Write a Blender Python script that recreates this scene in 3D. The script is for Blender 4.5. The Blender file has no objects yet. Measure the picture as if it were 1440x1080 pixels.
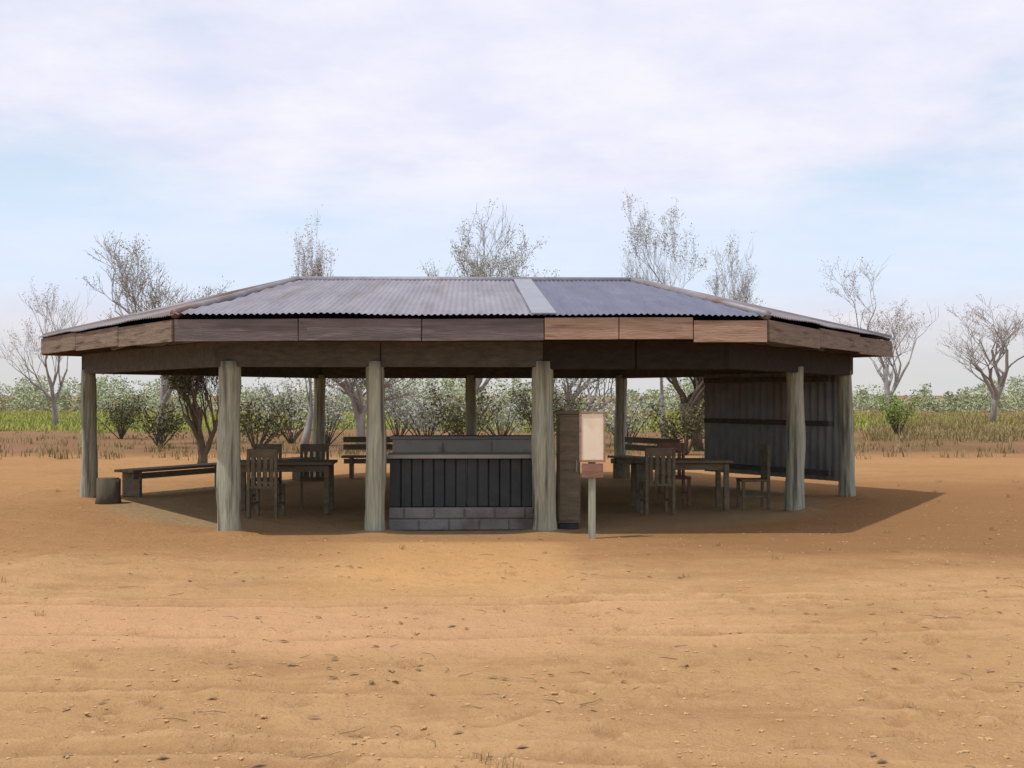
import bpy, bmesh, math, random
from mathutils import Vector, Matrix, noise
S = bpy.context.scene; C = S.collection
R = math.radians; rnd = random.Random(7)
sin, cos, pi = math.sin, math.cos, math.pi

# ------------------------------------------------------------ materials
def mat(name, c1, c2=None, scale=4.0, rough=.85, metal=0.0, bump=.3, bscale=None, stretch=(1,1,1), c3=None, s3=1.0, t3=(.55,.7), spec=.3, trans=0):
    m = bpy.data.materials.new(name); m.use_nodes = True
    nt = m.node_tree; b = nt.nodes['Principled BSDF']; L = nt.links.new
    b.inputs['Roughness'].default_value = rough; b.inputs['Metallic'].default_value = metal
    b.inputs['Specular IOR Level'].default_value = spec
    tc = nt.nodes.new('ShaderNodeTexCoord'); mp = nt.nodes.new('ShaderNodeMapping'); mp.inputs['Scale'].default_value = stretch
    oi = nt.nodes.new('ShaderNodeObjectInfo')
    L(tc.outputs['Object'], mp.inputs['Vector'])
    n = nt.nodes.new('ShaderNodeTexNoise'); n.noise_dimensions = '4D'; n.inputs['Scale'].default_value = scale; n.inputs['Detail'].default_value = 8; n.inputs['Roughness'].default_value = .65
    L(mp.outputs[0], n.inputs['Vector'])
    mu = nt.nodes.new('ShaderNodeMath'); mu.operation = 'MULTIPLY'; mu.inputs[1].default_value = 20; L(oi.outputs['Random'], mu.inputs[0]); L(mu.outputs[0], n.inputs['W'])
    r = nt.nodes.new('ShaderNodeValToRGB'); r.color_ramp.elements[0].position = .3; r.color_ramp.elements[1].position = .7
    r.color_ramp.elements[0].color = (*c1, 1); r.color_ramp.elements[1].color = (*(c2 or c1), 1)
    L(n.outputs['Fac'], r.inputs['Fac']); out = r.outputs['Color']
    if c3:
        n3 = nt.nodes.new('ShaderNodeTexNoise'); n3.inputs['Scale'].default_value = s3; n3.inputs['Detail'].default_value = 6; L(mp.outputs[0], n3.inputs['Vector'])
        r3 = nt.nodes.new('ShaderNodeValToRGB'); r3.color_ramp.elements[0].position = t3[0]; r3.color_ramp.elements[1].position = t3[1]; L(n3.outputs['Fac'], r3.inputs['Fac'])
        mx = nt.nodes.new('ShaderNodeMix'); mx.data_type = 'RGBA'; L(r3.outputs['Color'], mx.inputs[0]); L(out, mx.inputs[6]); mx.inputs[7].default_value = (*c3, 1); out = mx.outputs[2]
    L(out, b.inputs['Base Color'])
    if bump:
        n2 = nt.nodes.new('ShaderNodeTexNoise'); n2.inputs['Scale'].default_value = bscale or scale*4; n2.inputs['Detail'].default_value = 6; L(mp.outputs[0], n2.inputs['Vector'])
        bp = nt.nodes.new('ShaderNodeBump'); bp.inputs['Strength'].default_value = bump; bp.inputs['Distance'].default_value = .02
        L(n2.outputs['Fac'], bp.inputs['Height']); L(bp.outputs[0], b.inputs['Normal'])
    return m

M = dict(
 log   = mat('weathered_log', (.20,.215,.16), (.47,.49,.385), 5, .9, bump=.9, bscale=9, stretch=(7,7,.4), c3=(.12,.11,.085), s3=1.6, t3=(.5,.66)),
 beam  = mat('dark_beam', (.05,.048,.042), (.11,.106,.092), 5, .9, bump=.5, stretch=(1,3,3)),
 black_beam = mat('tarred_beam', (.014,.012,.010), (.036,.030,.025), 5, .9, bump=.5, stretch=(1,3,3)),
 fascia_grey = mat('grey_board', (.085,.075,.07), (.17,.145,.14), 3, .85, bump=.5, stretch=(.6,6,6), c3=(.23,.19,.18), s3=2),
 fascia_brown = mat('rusty_board', (.25,.16,.11), (.42,.30,.22), 3, .85, bump=.5, stretch=(.6,6,6), c3=(.17,.10,.065), s3=2),
 fascia_side = mat('brown_board', (.13,.095,.068), (.25,.19,.14), 3, .85, bump=.5, stretch=(.7,.7,8), c3=(.06,.04,.03), s3=2),
 tin = mat('galvanised_tin', (.17,.165,.19), (.29,.28,.31), 1.6, .55, .25, bump=.1, bscale=20, stretch=(2.5,.35,1), c3=(.16,.125,.11), s3=1.1, t3=(.55,.78)),
 tin_blue = mat('blue_grey_tin', (.09,.095,.145), (.15,.155,.215), 1.6, .55, .25, bump=.1, bscale=20, stretch=(2.5,.35,1), c3=(.16,.11,.10), s3=.9, t3=(.58,.78)),
 tin_side = mat('worn_tin', (.17,.15,.15), (.27,.25,.265), 1.6, .55, .25, bump=.1, bscale=20, c3=(.15,.095,.075), s3=.9, t3=(.5,.7)),
 flash = mat('pale_flashing', (.22,.235,.265), (.30,.315,.345), 4, .45, .3, bump=.1),
 under = mat('roof_underside', (.17,.175,.155), (.29,.29,.255), 3, .9, bump=.2),
 wall = mat('dark_sheet_wall', (.19,.215,.225), (.32,.345,.35), 2.5, .7, bump=.2, c3=(.27,.24,.21), s3=1.2),
 dwood = mat('dark_timber', (.10,.085,.055), (.21,.175,.115), 4, .75, bump=.4, stretch=(1,4,4)),
 rwood = mat('red_brown_timber', (.17,.09,.06), (.30,.165,.115), 4, .7, bump=.4, stretch=(1,4,4)),
 cream = mat('cream_board', (.74,.63,.48), (.82,.73,.58), 3, .8, bump=.1, c3=(.64,.53,.39), s3=2.5),
 black = mat('black_panel', (.020,.027,.030), (.042,.052,.056), 3, .5, bump=.15, c3=(.065,.063,.058), s3=2, t3=(.6,.75)),
 stone = mat('grey_concrete', (.14,.145,.14), (.24,.24,.23), 3, .9, bump=.5, bscale=25, c3=(.12,.10,.085), s3=1.6),
 slab = mat('grey_worktop', (.20,.20,.19), (.30,.295,.28), 3, .6, bump=.2),
 steel = mat('grey_painted_steel', (.25,.27,.235), (.34,.36,.315), 2, .55, bump=.1, c3=(.12,.09,.06), s3=2, t3=(.6,.8)),
 bark = mat('grey_bark', (.20,.185,.17), (.40,.375,.35), 3, .95, bump=.6, bscale=12, stretch=(2,2,.5)),
 bark_dark = mat('brown_bark', (.06,.05,.035), (.15,.125,.09), 3, .95, bump=.6, bscale=12, stretch=(2,2,.5)),
 leaf_grey = mat('grey_green_leaf', (.30,.32,.265), (.46,.48,.42), 1.2, .7, bump=0),
 leaf_olive = mat('olive_leaf', (.045,.048,.018), (.10,.10,.042), 1.2, .7, bump=0),
 leaf_dry = mat('dry_leaf', (.42,.38,.345), (.58,.53,.49), 1.2, .8, bump=0),
 bush = mat('far_bush_leaf', (.26,.31,.17), (.44,.49,.31), .25, .8, bump=0, c3=(.36,.35,.25), s3=.06),
 blade = mat('green_blade', (.21,.255,.05), (.36,.40,.095), .3, .8, bump=0, c3=(.42,.34,.13), s3=.12),
 straw = mat('dry_straw', (.28,.19,.09), (.46,.33,.17), 2, .9, bump=0),
 pebble = mat('pebble', (.34,.22,.12), (.58,.40,.24), 3, .9, bump=.3),
 clod = mat('soil_clod', (.40,.24,.12), (.55,.335,.165), 3, .95, bump=.5),
 litter = mat('dead_leaf', (.16,.10,.05), (.36,.25,.14), 2, .9, bump=0),
 endgrain = mat('cut_wood', (.09,.06,.04), (.2,.14,.09), 12, .9, bump=.3),
)

def ground_material():
    m = bpy.data.materials.new('dry_soil'); m.use_nodes = True
    nt = m.node_tree; b = nt.nodes['Principled BSDF']; L = nt.links.new; N = nt.nodes.new
    b.inputs['Roughness'].default_value = .95; b.inputs['Specular IOR Level'].default_value = 0
    pos = N('ShaderNodeNewGeometry').outputs['Position']
    sep = N('ShaderNodeSeparateXYZ'); L(pos, sep.inputs[0])
    def nz(scale, detail=8, rough=.6, stretch=(1,1,1)):
        mp = N('ShaderNodeMapping'); mp.inputs['Scale'].default_value = stretch; L(pos, mp.inputs[0])
        t = N('ShaderNodeTexNoise'); t.inputs['Scale'].default_value = scale; t.inputs['Detail'].default_value = detail; t.inputs['Roughness'].default_value = rough; L(mp.outputs[0], t.inputs['Vector']); return t.outputs['Fac']
    def mth(op, a, c=None, clamp=False):
        t = N('ShaderNodeMath'); t.operation = op; t.use_clamp = clamp
        for i, v in enumerate((a, c)):
            if v is None: continue
            if isinstance(v, (int, float)): t.inputs[i].default_value = v
            else: L(v, t.inputs[i])
        return t.outputs[0]
    def mr(v, a, c, d=0, e=1):
        t = N('ShaderNodeMapRange'); t.interpolation_type = 'SMOOTHSTEP'; L(v, t.inputs[0])
        for i, x in enumerate((a, c, d, e)): t.inputs[i+1].default_value = x
        return t.outputs[0]
    def mix(f, a, c):
        t = N('ShaderNodeMix'); t.data_type = 'RGBA'
        L(f, t.inputs[0])
        for i, v in ((6, a), (7, c)):
            if isinstance(v, tuple): t.inputs[i].default_value = (*v, 1)
            else: L(v, t.inputs[i])
        return t.outputs[2]
    X, Y = sep.outputs[0], sep.outputs[1]
    wob = mth('MULTIPLY', mth('SUBTRACT', nz(.35, 5), .5), 6.0)
    Xw = mth('ADD', X, wob); Yw = mth('ADD', Y, wob)
    col = mix(mr(nz(.28, 6), .35, .65), (.49,.295,.142), (.575,.355,.178))
    col = mix(mth('MULTIPLY', mr(nz(1.3, 9, .7), .48, .72), .5), col, (.37,.20,.092))
    col = mix(mth('MULTIPLY', mr(nz(2.2, 6, .6, (1,1.8,1)), .56, .70), .35), col, (.60,.37,.19))
    col = mix(mth('MULTIPLY', mr(nz(.75, 10, .75, (.55,1.5,1)), .50, .62), .38), col, (.36,.205,.10))
    col = mix(mth('MULTIPLY', mr(nz(7, 8, .75), .5, .68), .30), col, (.33,.19,.095))
    # darker brown trodden earth near the shelter; a still darker brown band to its right
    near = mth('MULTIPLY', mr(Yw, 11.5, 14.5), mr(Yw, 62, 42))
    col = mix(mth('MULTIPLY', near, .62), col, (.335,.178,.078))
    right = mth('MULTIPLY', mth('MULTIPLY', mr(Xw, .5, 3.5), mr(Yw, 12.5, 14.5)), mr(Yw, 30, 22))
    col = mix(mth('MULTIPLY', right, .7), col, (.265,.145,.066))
    # pale sand in front of the entrance and a pale track on the left
    ent = mth('MULTIPLY', mth('MULTIPLY', mr(X, -2.6, -1.2), mr(X, .9, .3)), mth('MULTIPLY', mr(Y, 15.4, 15.0), mr(Y, 10, 12.5)))
    col = mix(mth('MULTIPLY', ent, .75), col, (.60,.355,.150))
    trk = mth('MULTIPLY', mth('MULTIPLY', mr(mth('ADD', Y, mth('MULTIPLY', wob, .15)), 8.5, 8.9), mr(mth('ADD', Y, mth('MULTIPLY', wob, .15)), 11.2, 10.2)), mr(Xw, 2.0, -1.0))
    col = mix(mth('MULTIPLY', trk, .75), col, (.62,.365,.20))
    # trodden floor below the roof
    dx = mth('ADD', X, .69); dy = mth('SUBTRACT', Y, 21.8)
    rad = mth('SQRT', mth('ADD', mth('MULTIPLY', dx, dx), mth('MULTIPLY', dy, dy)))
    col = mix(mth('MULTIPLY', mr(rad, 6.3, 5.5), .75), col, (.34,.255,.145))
    # scrubby far ground
    far = mth('MULTIPLY', mr(Yw, 34, 41), .92)
    col = mix(far, col, mix(mr(nz(.06, 5), .4, .6), (.18,.115,.065), (.25,.15,.088)))
    speck = mr(nz(38, 3, .6), .62, .72); col = mix(mth('MULTIPLY', speck, .35), col, (.26,.15,.08))
    wa = N('ShaderNodeAttribute'); wa.attribute_name = 'wear'
    col = mix(mth('MULTIPLY', mr(wa.outputs['Fac'], -.004, -.030), .50), col, (.37,.215,.10)); col = mix(mth('MULTIPLY', mr(wa.outputs['Fac'], .003, .022), .50), col, (.64,.41,.21))
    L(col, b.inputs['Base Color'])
    h = mth('ADD', mth('ADD', mth('MULTIPLY', nz(1.5, 10, .65), 1.2), mth('MULTIPLY', nz(9, 8, .7), .35)), mth('MULTIPLY', nz(45, 6, .7), .16))
    bp = N('ShaderNodeBump'); bp.inputs['Strength'].default_value = .9; bp.inputs['Distance'].default_value = .15; L(h, bp.inputs['Height']); L(bp.outputs[0], b.inputs['Normal'])
    return m

# ------------------------------------------------------------ mesh builder
class MB:
    def __init__(s): s.v = []; s.f = []
    def box(s, c, d, rot=0.0, tilt=None):
        o = len(s.v); cx, cy, cz = c; hx, hy, hz = (k/2 for k in d); bv = min(hx, hy, hz)*.18
        mtx = Matrix.Rotation(rot, 3, 'Z')
        if tilt: mtx = mtx @ Matrix.Rotation(tilt[1], 3, tilt[0])
        bm = bmesh.new(); bmesh.ops.create_cube(bm, size=1)
        for v in bm.verts: v.co = Vector((v.co.x*2*hx, v.co.y*2*hy, v.co.z*2*hz))
        bmesh.ops.bevel(bm, geom=bm.edges[:], offset=min(bv, .012), segments=1, affect='EDGES')
        bm.verts.index_update()
        for v in bm.verts: s.v.append(tuple(mtx @ v.co + Vector(c)))
        for f in bm.faces: s.f.append([o+v.index for v in f.verts])
        bm.free(); return s
    def tube(s, pts, rads, n=8, cap=True, rough=0):
        o = len(s.v); pts = [Vector(p) for p in pts]
        up = Vector((.31, .2, .93)) if abs((pts[-1]-pts[0]).normalized().z) < .9 else Vector((1, 0, 0))
        for i, p in enumerate(pts):
            d = (pts[min(i+1, len(pts)-1)]-pts[max(i-1, 0)]).normalized()
            a = d.cross(up).normalized(); b = d.cross(a)
            for k in range(n):
                t = 2*pi*k/n; r = rads[i]*(1+(rnd.uniform(-rough, rough) if rough else 0))
                s.v.append(tuple(p+a*cos(t)*r+b*sin(t)*r))
        for i in range(len(pts)-1):
            for k in range(n): s.f.append([o+i*n+k, o+i*n+(k+1)%n, o+(i+1)*n+(k+1)%n, o+(i+1)*n+k])
        if cap:
            s.f.append([o+k for k in range(n)][::-1]); s.f.append([o+(len(pts)-1)*n+k for k in range(n)])
        return s
    def leaf(s, p, size, rg=rnd, flat=0):
        o = len(s.v); p = Vector(p)
        a = Vector((rg.gauss(0, 1), rg.gauss(0, 1), rg.gauss(0, 1))).normalized()
        b = a.cross(Vector((rg.gauss(0, 1), rg.gauss(0, 1), rg.gauss(0, 1)))).normalized()
        w = size*rg.uniform(.25, .5); l = size*rg.uniform(.7, 1.2)
        for q in (-a*l/2, b*w/2, a*l/2, -b*w/2): s.v.append(tuple(p+q))
        s.f.append([o, o+1, o+2, o+3])
    def build(s, name, m, parent=None, smooth=False):
        me = bpy.data.meshes.new(name); me.from_pydata(s.v, [], s.f); me.materials.append(m); me.update()
        if smooth: me.polygons.foreach_set('use_smooth', [True]*len(me.polygons))
        o = bpy.data.objects.new(name, me); C.objects.link(o); o.parent = parent; return o
def tag(o, label=None, cat=None, group=None, kind=None):
    for k, v in (('label', label), ('category', cat), ('group', group), ('kind', kind)):
        if v: o[k] = v
    return o
def empty(name, loc, rz=0, label=None, cat=None, group=None):
    o = bpy.data.objects.new(name, None); C.objects.link(o); o.location = loc; o.rotation_euler = (0, 0, rz); return tag(o, label, cat, group)

# ------------------------------------------------------------ sky, sun, camera
SUN_EL, SUN_AZ = R(65), R(-118)      # azimuth from +Y (view direction), negative = left
w = bpy.data.worlds.new('World'); S.world = w; w.use_nodes = True
def build_sky():
    nt = w.node_tree; L = nt.links.new; N = nt.nodes.new; bg = nt.nodes['Background']; bg.inputs[1].default_value = .12
    st = N('ShaderNodeTexSky'); st.sky_type = 'NISHITA'; st.sun_disc = False; st.sun_elevation = SUN_EL; st.sun_rotation = SUN_AZ; st.dust_density = 2
    tc = N('ShaderNodeTexCoord'); sp = N('ShaderNodeSeparateXYZ'); L(tc.outputs['Generated'], sp.inputs[0])
    z = N('ShaderNodeMath'); z.operation = 'MAXIMUM'; L(sp.outputs[2], z.inputs[0]); z.inputs[1].default_value = 0
    za = N('ShaderNodeMath'); za.operation = 'ADD'; L(z.outputs[0], za.inputs[0]); za.inputs[1].default_value = .16
    dv = N('ShaderNodeVectorMath'); dv.operation = 'DIVIDE'; cb = N('ShaderNodeCombineXYZ')
    for i in range(3): L(za.outputs[0], cb.inputs[i])
    L(tc.outputs['Generated'], dv.inputs[0]); L(cb.outputs[0], dv.inputs[1])
    mp = N('ShaderNodeMapping'); L(dv.outputs[0], mp.inputs[0]); mp.inputs['Location'].default_value = CLOUD_OFF; mp.inputs['Scale'].default_value = (1, 1, 0)
    def noise_(sc, det, ro):
        t = N('ShaderNodeTexNoise'); t.inputs['Scale'].default_value = sc; t.inputs['Detail'].default_value = det; t.inputs['Roughness'].default_value = ro; L(mp.outputs[0], t.inputs['Vector']); return t.outputs['Fac']
    def ramp(v, a, b, lo, hi):
        t = N('ShaderNodeMapRange'); t.interpolation_type = 'SMOOTHSTEP'; L(v, t.inputs[0])
        for i, x in enumerate((a, b, lo, hi)): t.inputs[i+1].default_value = x
        return t.outputs[0]
    def mix(f, a, c):
        t = N('ShaderNodeMix'); t.data_type = 'RGBA'; L(f, t.inputs[0])
        for i, v in ((6, a), (7, c)):
            if isinstance(v, tuple): t.inputs[i].default_value = (*v, 1)
            else: L(v, t.inputs[i])
        return t.outputs[2]
    k = 1/.12
    def hole(f):     # one ragged gap in the cloud, low on the left
        sx = N('ShaderNodeVectorMath'); sx.operation = 'SUBTRACT'; L(tc.outputs['Generated'], sx.inputs[0]); sx.inputs[1].default_value = Vector((-.385, 1, .172)).normalized()
        sc = N('ShaderNodeVectorMath'); sc.operation = 'MULTIPLY'; L(sx.outputs[0], sc.inputs[0]); sc.inputs[1].default_value = (1, 1, 3.2)
        ln = N('ShaderNodeVectorMath'); ln.operation = 'LENGTH'; L(sc.outputs[0], ln.inputs[0])
        ad = N('ShaderNodeMath'); ad.operation = 'MULTIPLY_ADD'; L(noise_(2.2, 8, .65), ad.inputs[0]); ad.inputs[1].default_value = .22; L(ln.outputs['Value'], ad.inputs[2])
        mu = N('ShaderNodeMath'); mu.operation = 'MULTIPLY'; L(f, mu.inputs[0]); L(ramp(ad.outputs[0], .13, .30, .25, 1), mu.inputs[1]); return mu.outputs[0]
    cover = noise_(.85, 7, .55); fine = noise_(2.6, 9, .62)
    cloud = mix(ramp(fine, .3, .7, 0, 1), (.735*k,.745*k,.90*k), (.86*k,.85*k,.925*k))
    br = N('ShaderNodeMix'); br.data_type = 'RGBA'; br.blend_type = 'MULTIPLY'; br.inputs[0].default_value = 1; L(st.outputs[0], br.inputs[6]); br.inputs[7].default_value = (1.0, 1.0, 1.0, 1)
    blue = mix(ramp(z.outputs[0], 0, .5, .8, .35), br.outputs[2], (.58*k,.77*k,.96*k))
    col = mix(hole(ramp(cover, .24, .48, .15, 1)), blue, cloud)
    # thinner cloud in a band above the horizon, grey-white air right down at it
    band = N('ShaderNodeMath'); band.operation = 'MULTIPLY'; L(ramp(z.outputs[0], .05, .085, 0, 1), band.inputs[0]); L(ramp(z.outputs[0], .185, .11, 0, .7), band.inputs[1])
    col = mix(band.outputs[0], col, (.65*k,.775*k,.94*k))
    col = mix(ramp(z.outputs[0], .095, .01, 0, .92), col, (.635*k,.63*k,.62*k))
    L(col, bg.inputs[0])
CLOUD_OFF = (5.4, 1.0, 0)
build_sky()
l = bpy.data.lights.new('sun', 'SUN'); l.energy = 2.75; l.angle = R(1); l.color = (1, .95, .87)
lo = bpy.data.objects.new('sun', l); C.objects.link(lo)
sd = Vector((sin(SUN_AZ)*cos(SUN_EL), cos(SUN_AZ)*cos(SUN_EL), sin(SUN_EL)))
lo.rotation_euler = sd.to_track_quat('Z', 'Y').to_euler()
EYE = 1.75; F = 1800.; HOR = 555.
cam = bpy.data.cameras.new('camera'); cam.lens = 45; cam.sensor_width = 36; cam.clip_end = 5000; cam.shift_y = (HOR-540)/1440
co = bpy.data.objects.new('camera', cam); C.objects.link(co); co.location = (0, 0, EYE); co.rotation_euler = (R(90), 0, 0); S.camera = co
S.view_settings.view_transform = 'Standard'; S.view_settings.look = 'None'; S.view_settings.exposure = .12
def wx(px, d): return (px-720)/F*d
def wz(py, d): return EYE+(HOR-py)/F*d

# ------------------------------------------------------------ ground
prints = []
_r = random.Random(99)
for i in range(26):                      # trodden trails of footprints
    x0, y0, a = _r.uniform(-5, 4), _r.uniform(5, 13), _r.uniform(0, 2*pi)
    for k in range(_r.randint(3, 9)):
        sd_ = .09*(1 if k % 2 else -1); prints.append((x0+cos(a)*.62*k-sin(a)*sd_, y0+sin(a)*.62*k+cos(a)*sd_, a+_r.uniform(-.15, .15)))
cells = {}
for p in prints: cells.setdefault((int(p[0]//.5), int(p[1]//.5)), []).append(p)
def marks(x, y):
    z = 0.0
    for k, (y0, c, sl) in enumerate(((9.3, .012, .03), (10.75, .012, .03), (6.1, -.02, -.10), (7.5, -.02, -.10))):     # wheel ruts
        d = y-(y0+c*x*x+sl*x+.10*noise.noise(Vector((x*.4, k, 0))))
        if abs(d) < .4:
            fade = .5+.5*noise.noise(Vector((x*.35, k*7.1, 3)))
            z += fade*(-.045*math.exp(-(d/.09)**2)+.030*math.exp(-((abs(d)-.19)/.06)**2)+(.010*sin(x*42+d*20) if abs(d) < .1 else 0))
    cx, cy = int(x//.5), int(y//.5)
    for i in (-1, 0, 1):
        for j in (-1, 0, 1):
            for (px, py, a) in cells.get((cx+i, cy+j), ()):
                u = (x-px)*cos(a)+(y-py)*sin(a); v = -(x-px)*sin(a)+(y-py)*cos(a); q = (u/.15)**2+(v/.06)**2
                if q < 4: z += -.030*math.exp(-q*q)+.014*math.exp(-((q-2)**2)*1.5)
    return z
feet = []
def gz(x, y):
    heap = sum(.055*math.exp(-((x-fx)**2+(y-fy)**2)/.075) for fx, fy in feet) if 15 < y < 23 else 0
    return heap+gz0(x, y)
def gz0(x, y):
    d = math.hypot(x+.69, y-21.8); k = min(1, max(0, (d-6.5)/3)); far = min(1, max(0, (140-y)/60)); k *= far
    return (marks(x, y) if 4 < y < 16 else 0)+k*(.06*noise.noise(Vector((x*.25, y*.25, 0)))+.03*noise.noise(Vector((x*.9, y*.9, 3)))+.02*noise.noise(Vector((x*2.6, y*2.6, 5))))
for px_, d_ in ((322, 16.05), (528, 16.2), (765, 16.27), (1137, 19.1), (119, 21.6), (1209, 22.0)): feet.append((wx(px_, d_), d_))
def axis(lo_, hi_, a, b, step):
    r = []; x = a
    while x < b: r.append(x); x += step
    g, x, s = [], b, step
    while x < hi_: g.append(x); s *= 1.25; x += s
    h, x, s = [], a-step, step
    while x > lo_: h.append(x); s *= 1.25; x -= s
    return [lo_]+h[::-1]+r+g+[hi_]
xs = axis(-1500, 1500, -9, 9, .055); ys = axis(-60, 2500, 4, 19.4, .055)
g = MB(); g.v = [(x, y, gz(x, y)) for y in ys for x in xs]; nx = len(xs)
g.f = [(j*nx+i, j*nx+i+1, (j+1)*nx+i+1, (j+1)*nx+i) for j in range(len(ys)-1) for i in range(nx-1)]
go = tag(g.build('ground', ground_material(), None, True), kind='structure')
at = go.data.attributes.new('wear', 'FLOAT', 'POINT')      # packed ruts and prints below 0, loose soil thrown up beside them above 0
at.data.foreach_set('value', [marks(x, y) if 4 < y < 16 and abs(x) < 9 else 0.0 for (x, y, z) in g.v])

# pebbles, clods and straw litter lying on the soil
def scatter(name, m, n, s0, s1, flat, rngd, kind):
    b = MB(); rg = random.Random(len(name)*13+n)
    base = bmesh.new(); bmesh.ops.create_icosphere(base, subdivisions=1, radius=1); bv = [v.co.copy() for v in base.verts]; bf = [[v.index for v in f.verts] for f in base.faces]; base.free()
    for i in range(n):
        d = rngd[0]*(rngd[1]/rngd[0])**rg.random(); x = rg.uniform(-.45, .45)*d; y = d
        if math.hypot(x+.69, y-21.8) < 6.2: continue
        s = s0*(s1/s0)**(rg.random()**2); o = len(b.v); q = Matrix.Rotation(rg.uniform(0, 6), 3, 'Z')
        e = Vector((rg.uniform(.7, 1.3), rg.uniform(.6, 1.1), flat*rg.uniform(.6, 1.2)))
        for c in bv:
            c2 = Vector((c.x*e.x, c.y*e.y, c.z*e.z))*s*rg.uniform(.85, 1.1); c2 = q @ c2
            b.v.append((x+c2.x, y+c2.y, gz(x, y)+c2.z+s*flat*.4))
        b.f += [[o+k for k in f] for f in bf]
    tag(b.build(name, m), kind='stuff')
scatter('pebbles', M['pebble'], 3600, .003, .014, .5, (4.6, 24), 'stuff')
scatter('soil_clods', M['clod'], 4200, .004, .022, .45, (4.6, 20), 'stuff')
def blades(name, m, spots, h, wdt, n, spread, rg):
    b = MB()
    for (x, y, k) in spots:
        for i in range(n):
            a = rg.uniform(0, 2*pi); r = spread*k*rg.random(); px, py = x+r*cos(a), y+r*sin(a); hh = h*k*rg.uniform(.5, 1.2)
            le = rg.uniform(.1, .8)*hh; t = rg.uniform(0, 2*pi); z0 = gz(px, py)-.01; ww = wdt*rg.uniform(.6, 1.3); nx_, ny_ = cos(t+pi/2)*ww/2, sin(t+pi/2)*ww/2
            o = len(b.v); mx, my = px+cos(t)*le*.35, py+sin(t)*le*.35
            b.v += [(px-nx_, py-ny_, z0), (px+nx_, py+ny_, z0), (mx+nx_*.7, my+ny_*.7, z0+hh*.6), (mx-nx_*.7, my-ny_*.7, z0+hh*.6), (px+cos(t)*le, py+sin(t)*le, z0+hh)]
            b.f += [[o, o+1, o+2, o+3], [o+3, o+2, o+4]]
    return tag(b.build(name, m), kind='stuff')
rg = random.Random(77); b = MB()
for i in range(900):
    y = 5*(26/5)**rg.random(); x = rg.uniform(-.45, .45)*y
    if math.hypot(x+.69, y-21.8) < 6.3 or noise.noise(Vector((x*.5, y*.5, 2))) < -.05: continue
    a = rg.uniform(0, pi); z0 = gz(x, y)+.006; le = rg.uniform(.02, .10); o = len(b.v)
    if rg.random() < .45:
        b.tube([(x, y, z0), (x+cos(a)*le, y+sin(a)*le, z0+.004), (x+cos(a+.3)*le*2, y+sin(a+.3)*le*2, z0)], [.003, .0025, .0015], 4)
    else:
        w2 = le*.22; nx_, ny_ = -sin(a)*w2, cos(a)*w2
        b.v += [(x, y, z0), (x+cos(a)*le*.5+nx_, y+sin(a)*le*.5+ny_, z0+.012), (x+cos(a)*le, y+sin(a)*le, z0+.003), (x+cos(a)*le*.5-nx_, y+sin(a)*le*.5-ny_, z0+.008)]; b.f.append([o, o+1, o+2, o+3])
tag(b.build('dead_leaf_litter', M['litter']), kind='stuff')
rg = random.Random(5)
sp = []
for i in range(90):
    y = 5.5*(34/5.5)**rg.random(); x = rg.uniform(-.45, .45)*y
    if noise.noise(Vector((x*.3, y*.3, 9))) > .05 and math.hypot(x+.69, y-21.8) > 7: sp.append((x, y, rg.uniform(.4, 1.1)))
blades('dry_grass', M['straw'], sp, .10, .006, 22, .10, rg)
# green grass far off: left broad, right a narrow strip, dry olive further right
sp = []
for i in range(9000):
    y = 52*(122/52)**rg.random(); x = rg.uniform(-.46, .46)*y
    px = 720+x/y*F
    dens = 1.0 if px < 800 else (.55 if px < 1290 else .12)
    edge = 60+13*noise.noise(Vector((x*.07, 1, 2)))+6*noise.noise(Vector((x*.4, 3, 2)))
    if y > edge and rg.random() < dens: sp.append((x, y, rg.uniform(.7, 1.5)))
blades('field_grass', M['blade'], sp, .26, .05, 14, .55, rg)
sp = []
for i in range(1500):
    y = 48*(110/48)**rg.random(); x = rg.uniform(.28, .46)*y; sp.append((x, y, rg.uniform(.6, 1.3)))
for i in range(600):
    y = 34*(60/34)**rg.random(); x = rg.uniform(-.46, .46)*y; sp.append((x, y, rg.uniform(.5, 1.0)))
blades('scrub_grass', mat('olive_straw', (.20,.165,.065), (.32,.25,.12), .5, .9, bump=0), sp, .30, .03, 12, .5, rg)

# far belt of bushes reading as one mass
b = MB(); rg = random.Random(21)
for i in range(330):
    y = rg.uniform(118, 150); x = rg.uniform(-.5, .5)*y; h = (2.5+2.0*noise.noise(Vector((x*.06, 4, 1))))*rg.uniform(.45, 1.45); r = rg.uniform(.8, 3.2)
    for k in range(260):
        a = rg.uniform(0, 2*pi); q = rg.random()**.4; zz = rg.random()
        b.leaf((x+r*q*cos(a)*(1-.5*zz), y+r*q*sin(a)*(1-.5*zz), h*(.05+.95*zz)), .36, rg)
tag(b.build('far_bushes', M['bush']), kind='stuff')

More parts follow.
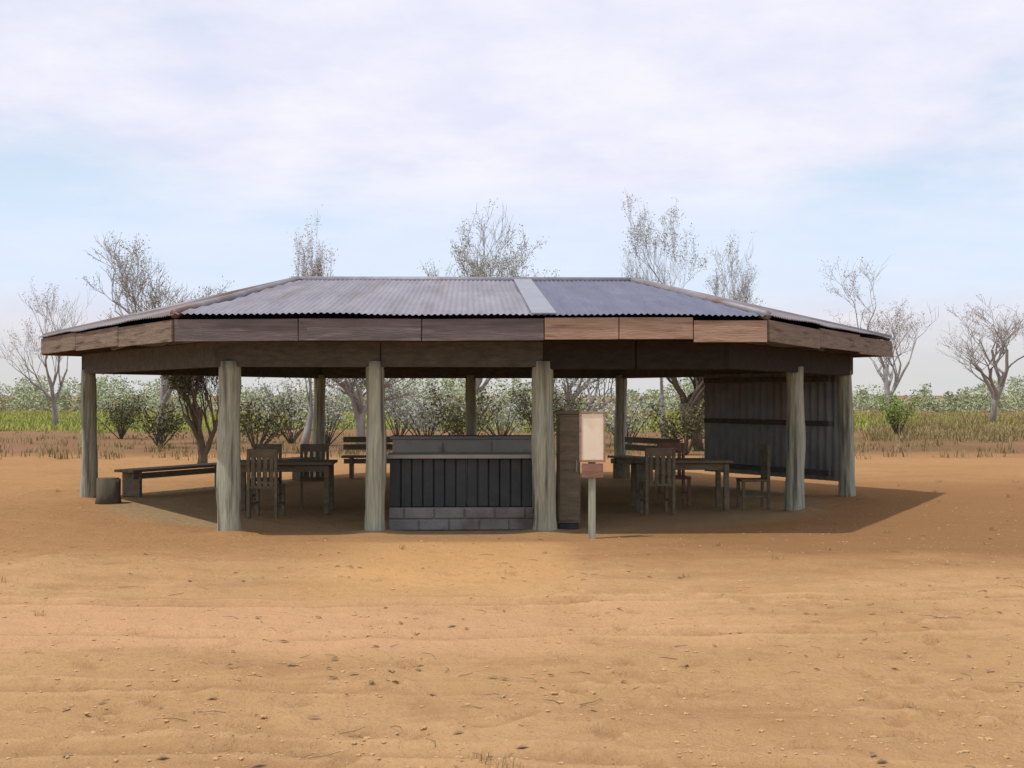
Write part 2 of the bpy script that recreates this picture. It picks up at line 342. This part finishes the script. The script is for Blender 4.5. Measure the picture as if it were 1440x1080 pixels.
# ------------------------------------------------------------ trees
def tree(px, py_top, d, width_px, leaf_m, bark_m, label, seed, leaves=1500, lsize=.14, name='tree', base_r=.16, split=.32, up=.55, cat='tree', levels=6):
    rg = random.Random(seed); H = wz(py_top, d); W = width_px/F*d/2; x = wx(px, d)
    root = empty(name, (x, d, 0), 0, label, cat, 'trees standing behind the shelter')
    tr = MB(); tips = []
    def grow(p, dirv, length, rad, lev):
        n = 4; pts = [p]; rr = [rad]; dcur = dirv.copy(); q = p.copy()
        for i in range(n):
            dcur = (dcur+Vector((rg.gauss(0, .16), rg.gauss(0, .16), rg.gauss(.04, .10)))).normalized(); q = q+dcur*length/n; pts.append(q.copy()); rr.append(rad*(1-.42*(i+1)/n))
        tr.tube(pts, rr, 6 if lev < 2 else 4, lev == 0)
        if lev >= 3: tips.extend(pts[2:])
        if lev >= levels: return
        kids = rg.choice((2, 3, 3, 4)) if lev else 5
        for k in range(kids):
            t = rg.uniform(.45, 1) if k else 1.0; idx = min(n, max(1, int(t*n)))
            a = rg.uniform(0, 2*pi); sp_ = rg.uniform(.35, .8); side = Vector((cos(a), sin(a), 0))
            nd = (dcur*(1-.3*sp_)+side*sp_+Vector((0, 0, up*.3))).normalized()
            grow(pts[idx], nd, length*rg.uniform(.62, .8), max(.006, rr[idx]*rg.uniform(.58, .75)), lev+1)
    grow(Vector((0, 0, -.1)), Vector((rg.gauss(0, .05), 0, 1)).normalized(), H*split, base_r, 0)
    mz = max(v[2] for v in tr.v); rs = sorted(math.hypot(v[0], v[1]) for v in tr.v); mxw = rs[int(len(rs)*.90)]
    kx, kz = W/mxw, H/mz
    def fix(v): 
        r = min(1, v[2]/(H*.25*mz/H)) if v[2] > 0 else 0
        return (v[0]*((1-r)+r*kx), v[1]*((1-r)+r*kx), v[2]*kz)
    tr.v = [fix(v) for v in tr.v]
    tr.build('trunk', bark_m, root, True)
    if leaves:
        cr = MB()
        for i in range(leaves):
            t = Vector(fix(rg.choice(tips)))
            if noise.noise(t*.8+Vector((seed, 0, 0))) < -.12: continue
            for q in range(3): cr.leaf(t+Vector((rg.gauss(0, .10), rg.gauss(0, .10), rg.gauss(0, .09))), lsize*.72, rg)
        cr.build('crown', leaf_m, root)
    return root
tree(222, 330, 46, 195, M['leaf_grey'], M['bark'], 'bare grey tree with sparse leaves behind the left end of the shelter roof', 3, 3000, .12)
tree(425, 292, 42, 62, M['leaf_dry'], M['bark'], 'tall narrow pinkish grey tree rising as a spike behind the roof ridge', 8, 1400, .11, up=1.6)
tree(662, 288, 50, 215, M['leaf_grey'], M['bark'], 'broad grey green tree rising above the middle of the roof ridge', 12, 4600, .13)
tree(935, 262, 52, 130, M['leaf_grey'], M['bark'], 'tallest thin tree rising above the right part of the roof', 17, 3000, .12)
tree(1048, 328, 56, 95, M['leaf_grey'], M['bark'], 'slim grey tree just right of the tallest tree above the roof', 23, 1600, .12)
tree(1258, 360, 62, 170, M['leaf_dry'], M['bark'], 'pale dry tree standing clear of the right end of the shelter', 29, 1500, .14, levels=5)
tree(1395, 415, 75, 140, M['leaf_dry'], M['bark'], 'small pale tree furthest right in the open field', 31, 1000, .15, levels=5)
tree(80, 396, 66, 130, M['leaf_dry'], M['bark'], 'small pale bare tree left of the shelter roof', 37, 1000, .14, levels=5)
tree(284, 405, 31, 85, M['leaf_olive'], M['bark_dark'], 'slender dark olive tree close behind the left side of the shelter', 41, 4200, .12, up=1.2, base_r=.14)
tree(505, 430, 40, 170, M['leaf_grey'], M['bark'], 'low grey green tree seen under the roof between the second and third posts', 43, 3000, .15)
tree(800, 400, 44, 170, M['leaf_grey'], M['bark'], 'low grey green tree seen under the roof right of the middle', 47, 3200, .15)
tree(985, 440, 40, 150, M['leaf_olive'], M['bark_dark'], 'low olive tree behind the right hand table', 53, 2600, .14)

# shrubs just behind the shelter
def shrub(px, d, w_, h, m, label, seed, n=1300):
    rg = random.Random(seed); root = empty('shrub', (wx(px, d), d, 0), 0, label, 'shrub', 'shrubs behind the shelter')
    st = MB(); lf = MB(); ends = []
    for i in range(16):
        a = rg.uniform(0, 2*pi); r = w_/2*rg.random()**.6; e = Vector((r*cos(a), r*sin(a), h*rg.uniform(.55, 1)))
        md = e*.5+Vector((rg.gauss(0, .05), rg.gauss(0, .05), .05)); st.tube([(0, 0, -.05), md, e], [.025, .016, .006], 5, False); ends += [md.lerp(e, t) for t in (0, .25, .5, .75, 1)]
    st.build('stem', M['bark_dark'], root)
    for i in range(n):
        lf.leaf(rg.choice(ends)+Vector((rg.gauss(0, .16), rg.gauss(0, .16), rg.gauss(0, .13))), .13, rg)
    lf.build('foliage', m, root)
shrub(360, 38, 2.6, 1.6, M['leaf_olive'], 'olive shrub seen through the bay right of the second post', 3)
shrub(460, 44, 3.0, 1.9, M['leaf_grey'], 'grey green shrub behind the pale timber post left of the counter', 5)
shrub(600, 41, 3.4, 1.7, M['leaf_grey'], 'wide grey green shrub directly behind the black counter', 7, 1800)
shrub(705, 45, 3.0, 2.0, M['leaf_grey'], 'taller grey green shrub behind the right end of the counter', 9, 1600)
shrub(880, 40, 2.6, 1.7, M['leaf_grey'], 'grey green shrub behind the cream notice board', 11)
shrub(965, 37, 2.4, 1.5, M['leaf_olive'], 'olive shrub behind the red brown chair', 13)
shrub(225, 42, 2.4, 1.5, M['leaf_olive'], 'olive shrub left of the slender olive tree', 15)
shrub(655, 36, 2.8, 1.9, M['leaf_olive'], 'dark olive shrub behind the middle of the counter', 61, 1500)
shrub(560, 47, 3.6, 2.4, M['leaf_grey'], 'tall grey shrub behind the left end of the counter', 63, 1700)
shrub(760, 39, 2.6, 2.1, M['leaf_olive'], 'olive shrub half hidden by the middle log post', 65, 1400)
shrub(410, 46, 3.4, 2.3, M['leaf_grey'], 'tall grey shrub behind the left hand table', 67, 1600)
shrub(170, 50, 2.8, 1.7, M['leaf_olive'], 'low olive shrub just right of the outermost left post', 69, 1200)
shrub(1262, 52, 1.8, 1.9, mat('fresh_leaf', (.14,.20,.04), (.26,.34,.09), 1.2, .7, bump=0), 'bright green shrub beside the right end of the shelter', 19)

# ------------------------------------------------------------ shelter
CX, CY, ROT = -.69, 21.8, R(2)
sh = empty('shelter', (CX, CY, 0), ROT, 'open hexagonal shelter with low tin roof on grey log posts', 'shelter')
Rz = Matrix.Rotation(ROT, 3, 'Z')
def loc(px, ly):            # local x on the line y=ly that falls at picture column px
    t = (px-720)/F
    # world = (CX + lx*c - ly*s, CY + lx*s + ly*c); solve X = t*Y
    c, s_ = cos(ROT), sin(ROT)
    return (t*(CY+ly*c)-CX+ly*s_)/(c-t*s_)
RE, RP = 7.2, 6.45
def hexv(r, i): a = R(-30+60*i); return Vector((r*sin(a), -r*cos(a), 0))   # 0 front-left, 1 front-right, 2 right, 3 back right, 4 back left, 5 left
ZE, ZR = 2.69, 3.665; RL, RRt = Vector((-2.95, 0, ZR)), Vector((2.75, 0, ZR))
split_x = loc(765, -RE*cos(R(30)))
def sheet(A, B, tops, name, m, u0=0., u1=1., thick=True):
    """corrugated roof face on eave A->B; tops = ridge points in order; strip between fractions u0,u1 of the eave"""
    A, B = Vector((A.x, A.y, ZE)), Vector((B.x, B.y, ZE)); e = (B-A); Ln = e.length; e.normalize()
    P = tops[0]; nrm = e.cross(P-A).normalized(); upv = nrm.cross(e).normalized()
    poly = [((q-A).dot(e), (q-A).dot(upv)) for q in [A]+tops+[B]]
    def vmax(u):
        for (a, va), (b_, vb) in zip(poly, poly[1:]):
            if b_ > a and a-1e-6 <= u <= b_+1e-6: return va+(vb-va)*(u-a)/(b_-a)
        return 0
    b = MB(); step = .019; n = int((u1-u0)*Ln/step); rows = 9; per = .076
    for i in range(n+1):
        u = u0*Ln+i*(u1-u0)*Ln/n; vm = max(vmax(u), .002); si = int(u/.76)
        for j in range(rows):
            v = -.07+(vm+.07)*j/(rows-1)
            v += .025*noise.noise(Vector((si*2.3, 1, 1))) if j == 0 else 0
            lift = (.014 if v < vm*.55 else 0)+.011*sin(2*pi*u/per)+.004*((si*7) % 3)*.5+.018*noise.noise(Vector((u*.8, v*.9, 4)))+(.012*noise.noise(Vector((si*3.1, j*1.7, 2))))
            b.v.append(tuple(A+e*u+upv*v+nrm*(.03+lift)))
    for i in range(n):
        for j in range(rows-1): b.f.append([i*rows+j, (i+1)*rows+j, (i+1)*rows+j+1, i*rows+j+1])
    return b.build(name, m, sh, True)
V = [hexv(RE, i) for i in range(6)]
fr = (split_x-V[0].x)/(V[1].x-V[0].x)
sheet(V[0], V[1], [RL, RRt], 'roof_sheet', M['tin'], 0, fr)
sheet(V[0], V[1], [RL, RRt], 'roof_sheet', M['tin_blue'], fr, 1)['label'] = 'darker blue grey roof sheets right of the pale flashing'
sheet(V[1], V[2], [RRt], 'roof_sheet', M['tin_side']); sheet(V[2], V[3], [RRt], 'roof_sheet', M['tin_side'])
sheet(V[3], V[4], [RRt, RL], 'roof_sheet', M['tin']); sheet(V[4], V[5], [RL], 'roof_sheet', M['tin_side']); sheet(V[5], V[0], [RL], 'roof_sheet', M['tin_side'])
# underside boarding, hip caps, ridge cap, flashing
b = MB(); vs = [Vector((v.x*.99, v.y*.99, ZE-.05)) for v in V]+[RL-Vector((0, 0, .07)), RRt-Vector((0, 0, .07))]
b.v = [tuple(v) for v in vs]; b.f = [[0, 1, 7, 6], [1, 2, 7], [2, 3, 7], [3, 4, 6, 7], [4, 5, 6], [5, 0, 6]]
b.build('ceiling', M['under'], sh)
for i in range(6):
    b = MB(); t = RL if i in (0, 4, 5) else RRt; p = Vector((V[i].x, V[i].y, ZE)); b.tube([p+Vector((0, 0, .035)), t+Vector((0, 0, .035))], [.06, .06], 8)
    b.build('hip_cap', M['tin_side'], sh, True)
MB().tube([RL+Vector((-.1, 0, .03)), RRt+Vector((.1, 0, .03))], [.065, .065], 8).build('ridge_cap', M['tin'], sh, True)
pe = Vector((split_x, V[0].y, ZE)); ptop = Vector((split_x, 0, ZR)); dirn = (ptop-pe).normalized()
ang = math.atan2(ZR-ZE, -V[0].y); mid = (pe+ptop)/2+Vector((0, 0, .055))
MB().box(mid, (.30, (ptop-pe).length+.1, .02), 0, ('X', ang)).build('flashing', M['flash'], sh)
# rafters below the boarding
b = MB()
for i in range(6):
    A_, B_ = V[i]*.96, V[(i+1) % 6]*.96; t = {0: None, 3: None, 1: RRt, 2: RRt, 4: RL, 5: RL}[i]
    for k in range(1, 6):
        p = A_.lerp(B_, k/6); q = Vector((max(RL.x, min(RRt.x, p.x)), 0, ZR)) if t is None else t
        a0 = Vector((p.x, p.y, ZE-.12)); b.tube([a0, Vector((q.x, q.y, ZR-.2))], [.045, .04], 6)
b.build('rafters', M['under'], sh)
# fascia boards: one mesh per side, the front one in two lengths
def board(P, Q, z0, z1, th, name, m, off=0.0, pieces=3, tilt=.009, ext=0.0):
    b = MB(); P, Q = Vector(P), Vector(Q); d = (Q-P).normalized(); P = P-d*ext; Q = Q+d*ext; Ln = (Q-P).length; out = Vector((d.y, -d.x, 0)); a = math.atan2(d.y, d.x)
    for k in range(pieces):
        s0, s1 = Ln*k/pieces+.006, Ln*(k+1)/pieces-.006; c = P+d*((s0+s1)/2)+out*(off+rnd.uniform(0, .006)); jz = rnd.uniform(-2.2, 2.2)*tilt
        b.box((c.x, c.y, (z0+z1)/2+jz), (s1-s0, th, z1-z0), a+rnd.uniform(-.002, .002), ('Y', rnd.uniform(-tilt, tilt)))
    return b.build(name, m, sh)
S0 = Vector((split_x, V[0].y, 0))
FZ0, FZ1 = 2.41, 2.675
board(V[0], S0, FZ0, FZ1, .035, 'fascia', M['fascia_grey'], .02, 3)
board(S0, V[1], FZ0, FZ1, .035, 'fascia', M['fascia_brown'], .02, 3)['label'] = 'rusty brown fascia boards right of the middle post'
for i in range(1, 6): board(V[i], V[(i+1) % 6], FZ0, FZ1, .035, 'fascia', M['fascia_side'], .02, 3)
# perimeter beams on the posts
Pv = [hexv(RP, i) for i in range(6)]; sx = loc(765, Pv[0].y); B0, B1 = 2.10, 2.43
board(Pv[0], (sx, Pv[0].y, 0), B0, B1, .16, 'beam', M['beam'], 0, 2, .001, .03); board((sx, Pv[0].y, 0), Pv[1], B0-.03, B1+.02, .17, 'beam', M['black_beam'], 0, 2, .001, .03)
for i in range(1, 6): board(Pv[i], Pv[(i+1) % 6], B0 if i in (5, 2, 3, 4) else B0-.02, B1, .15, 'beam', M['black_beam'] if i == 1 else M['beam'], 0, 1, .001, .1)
# log posts, each on a small footing
def post(x, y, r, h=2.17):
    pts = []; rr = []; n = 16; jx, jy = rnd.gauss(0, .015), rnd.gauss(0, .015)
    for k in range(n):
        t = k/(n-1); pts.append((x+jx*t+.012*sin(t*5+x), y+jy*t+.01*cos(t*4+y), -.12+t*(h+.12))); rr.append(r*(1.07-.15*t)*(1+.045*sin(t*11+x*3)+.02*sin(t*23+y)))
    return MB().tube(pts, rr, 18, True, .04).build('post', M['log'], sh, True)
yf = Pv[0].y
for px, r in ((323, .145), (528, .125), (765, .145)): post(loc(px, yf), yf, r)
mr_ = (Pv[1]+Pv[2])/2; post(mr_.x, mr_.y, .14)
for i in (2, 3, 4, 5): post(Pv[i].x, Pv[i].y, .13)
mb_ = (Pv[3]+Pv[4])/2; post(mb_.x, mb_.y, .12); 
# dark sheet wall on the rear right side, upright corrugation
def wall(P, Q, t0, t1, z0, z1):
    b = MB(); P, Q = Vector(P), Vector(Q); d = Q-P; n = int(d.length*(t1-t0)/.03); nr = Vector((d.y, -d.x, 0)).normalized()
    for i in range(n+1):
        q = P+d*(t0+(t1-t0)*i/n)+nr*(.02*sin(i*1.05)-.12)
        b.v += [(q.x, q.y, z0), (q.x, q.y, z1)]
    b.f = [[2*i, 2*i+2, 2*i+3, 2*i+1] for i in range(n)]; o = b.build('wall_panel', M['wall'], sh, True)
    sm = o.modifiers.new('thick', 'SOLIDIFY'); sm.thickness = .012; return o
wall(Pv[2], Pv[3], .0, .55, .26, 2.14)
for z in (.40, 1.25, 2.02):
    P, Q = Pv[2]*.955, Pv[3]*.955; e = P.lerp(Q, .53); m_ = (P+e)/2
    MB().box((m_.x, m_.y, z), ((e-P).length, .07, .09), math.atan2((Q-P).y, (Q-P).x)).build('wall_rail', M['beam'], sh)

def place(lx, ly, z=0): p = Rz @ Vector((lx, ly, 0)); return (CX+p.x, CY+p.y, z)
# ------------------------------------------------------------ counter with its plinth, and what stands round it
yc = yf+.55; xa, xb = loc(548, yc), loc(749, yc); wd = xb-xa
ct = empty('service_counter', place((xa+xb)/2, yc), ROT, 'low black fronted counter on a grey block plinth between two log posts', 'counter')
b = MB(); b.box((0, .01, .15), (wd-.03, .59, .296))
for c_ in range(2):
    x = -wd/2
    while x < wd/2-.02:
        L_ = .39 if (x > -wd/2 or c_ == 0) else .20; x2 = min(x+L_, wd/2); b.box(((x+x2)/2+rnd.uniform(-.003, .003), rnd.uniform(-.004, .004), .075+.15*c_), (x2-x-.012, .61, .138)); x = x2
b.build('plinth', M['stone'], ct)
b = MB()
for k in range(13): b.box((-wd/2+.015+(wd-.03)*(k+.5)/13, rnd.uniform(-.004, .004), .615+rnd.uniform(-.003, .003)), ((wd-.03)/13-.005, .54, .626), 0, ('Y', rnd.uniform(-.003, .003)))
b.build('front_panel', M['black'], ct)
MB().box((0, 0, .955), (wd+.04, .70, .05)).build('worktop', M['slab'], ct)
bx = empty('back_cabinet', place((xa+xb)/2+.08, yf+2.5), ROT, 'long grey steel cabinet standing behind the black counter', 'cabinet')
MB().box((0, 0, .60), (2.15, .55, 1.02)).build('body', M['steel'], bx)
MB().box((0, 0, 1.13), (2.22, .60, .04)).build('top', M['slab'], bx)
for k in range(3):
    dr = MB().box((-.7+.7*k, -.285, .62), (.67, .022, .90)).build('door', M['steel'], bx)
    MB().tube([(-.48+.7*k, -.315, .62), (-.48+.7*k, -.315, .82)], [.012, .012], 6).build('handle', M['slab'], dr)
for sx_ in (-1, 1):
    for sy_ in (-1, 1): MB().box((sx_*1.0, sy_*.22, .045), (.06, .06, .09)).build('leg', M['black'], bx)
# tall dark cupboard right of the middle post
yk = yf+.5; xk = loc(799, yk)
cu = empty('cupboard', place(xk, yk), ROT, 'narrow dark timber cupboard standing right of the middle log post', 'cupboard')
MB().box((0, 0, .79), (.29, .34, 1.42)).build('body', M['dwood'], cu)
MB().box((0, 0, 1.52), (.33, .38, .04)).build('top', M['dwood'], cu)
d_ = MB().box((0, -.18, .79), (.25, .02, 1.34)).build('door', M['dwood'], cu); MB().tube([(.09, -.205, .75), (.09, -.205, .9)], [.01, .01], 6).build('handle', M['steel'], d_)
MB().box((0, 0, .04), (.25, .3, .08)).build('base', M['black'], cu)
# cream notice board on a post
yn = yf-.75; xn = loc(833, yn)
nb = empty('notice_board', place(xn, yn), ROT, 'blank cream notice board above a small red brown board on a grey post', 'notice board')
MB().box((0, 0, 1.24), (.27, .025, .56)).build('panel', M['cream'], nb)
b = MB(); b.box((-.145, 0, 1.24), (.022, .05, .60)); b.box((.145, 0, 1.24), (.022, .05, .60)); b.box((0, 0, 1.535), (.312, .05, .022)); b.box((0, 0, .945), (.312, .05, .022)); b.build('frame', M['fascia_brown'], nb)
MB().box((0, .05, .62), (.085, .07, 1.75)).build('post', M['log'], nb)
MB().box((0, -.005, .83), (.26, .03, .17)).build('lower_board', M['rwood'], nb)

# benches along the rear sides
def bench(i, t0, t1, label, back=True):
    P, Q = Pv[i]*.93, Pv[(i+1) % 6]*.93; a, e = P.lerp(Q, t0), P.lerp(Q, t1); c = (a+e)/2; Ln = (e-a).length; d = (e-a)
    r = empty('bench', place(c.x, c.y), ROT+math.atan2(d.y, d.x)+pi, label, 'bench', 'benches along the sides of the shelter')
    b = MB()
    for k in range(3): b.box((0, -.15+.15*k, .45), (Ln, .14, .045))
    b.build('seat', M['dwood'], r)
    for s_ in (-1, 0, 1):
        MB().box((s_*(Ln/2-.2), 0, .215), (.07, .40, .42)).build('leg', M['dwood'], r)
    MB().box((0, -.16, .36), (Ln-.1, .03, .10)).build('apron', M['dwood'], r)
    if back:
        b = MB()
        for k in range(2): b.box((0, .25, .64+.16*k), (Ln, .03, .12))
        b.build('backrest', M['dwood'], r)
bench(4, .12, .97, 'long dark bench along the rear left side of the shelter', False)
bench(3, .55, .95, 'shorter dark bench with backrest along the back of the shelter')
bench(2, .68, .98, 'dark bench with backrest beside the dark sheet wall')
def table(lx, ly, w_, d_, label, rz=0):
    r = empty('table', place(lx, ly), ROT+rz, label, 'table', 'dark timber tables in the shelter'); b = MB()
    for k in range(5): b.box((0, -d_/2+d_*(k+.5)/5, .745), (w_, d_/5-.006, .04))
    b.build('tabletop', M['dwood'], r); MB().box((0, -d_/2+.09, .67), (w_-.2, .025, .10)).build('apron', M['dwood'], r); MB().box((0, d_/2-.09, .67), (w_-.2, .025, .10)).build('apron', M['dwood'], r)
    for sx_ in (-1, 1):
        for sy_ in (-1, 1): MB().box((sx_*(w_/2-.09), sy_*(d_/2-.09), .36), (.075, .075, .72)).build('leg', M['dwood'], r)
def chair(lx, ly, rz, m, label):
    r = empty('chair', place(lx, ly), ROT+rz, label, 'chair', 'timber chairs at the tables')
    MB().box((0, 0, .44), (.44, .42, .04)).build('seat', m, r)
    b = MB(); b.box((0, .20, .92), (.44, .03, .12))
    for k in range(4): b.box((-.135+.09*k, .20, .66), (.055, .02, .42))
    b.build('backrest', m, r)
    for sx_ in (-1, 1):
        MB().box((sx_*.19, -.18, .21), (.045, .045, .42)).build('leg', m, r); MB().box((sx_*.20, .20, .48), (.045, .045, .96)).build('leg', m, r)
    for sx_ in (-1, 1): MB().box((sx_*.19, 0, .2), (.03, .34, .03)).build('stretcher', m, r)
yt = yf+2.9; xt = loc(400, yt)
table(xt, yt, 1.5, .8, 'dark timber table behind the second post on the left')
chair(xt-.4, yt+.75, 0, M['dwood'], 'dark chair on the far side of the left table at its left')
chair(xt+.35, yt+.78, .1, M['dwood'], 'dark chair on the far side of the left table at its right')
chair(xt-.15, yt-.72, pi-.15, M['dwood'], 'dark chair on the near side of the left table')
yt = yf+3.2; xt = loc(955, yt)
table(xt, yt, 1.5, .8, 'dark timber table right of the notice board')
chair(xt-.45, yt-.72, pi+.1, M['dwood'], 'dark chair on the near side of the right table')
chair(xt+.05, yt+.76, .1, M['rwood'], 'red brown chair on the far side of the right table')
chair(xt+1.15, yt+.1, -pi/2, M['dwood'], 'dark chair at the right end of the right table')
# stump stool
st = empty('stump_stool', (wx(152, 20.6), 20.6, 0), 0, 'short dark tree stump stool beside the outermost left post', 'stool')
MB().tube([(0, 0, -.05), (0, 0, .12), (.01, 0, .40)], [.215, .19, .185], 14, True, .05).build('stump', M['bark_dark'], st, True)
MB().tube([(.01, 0, .398), (.01, 0, .412)], [.165, .162], 14).build('cut_face', M['endgrain'], st)
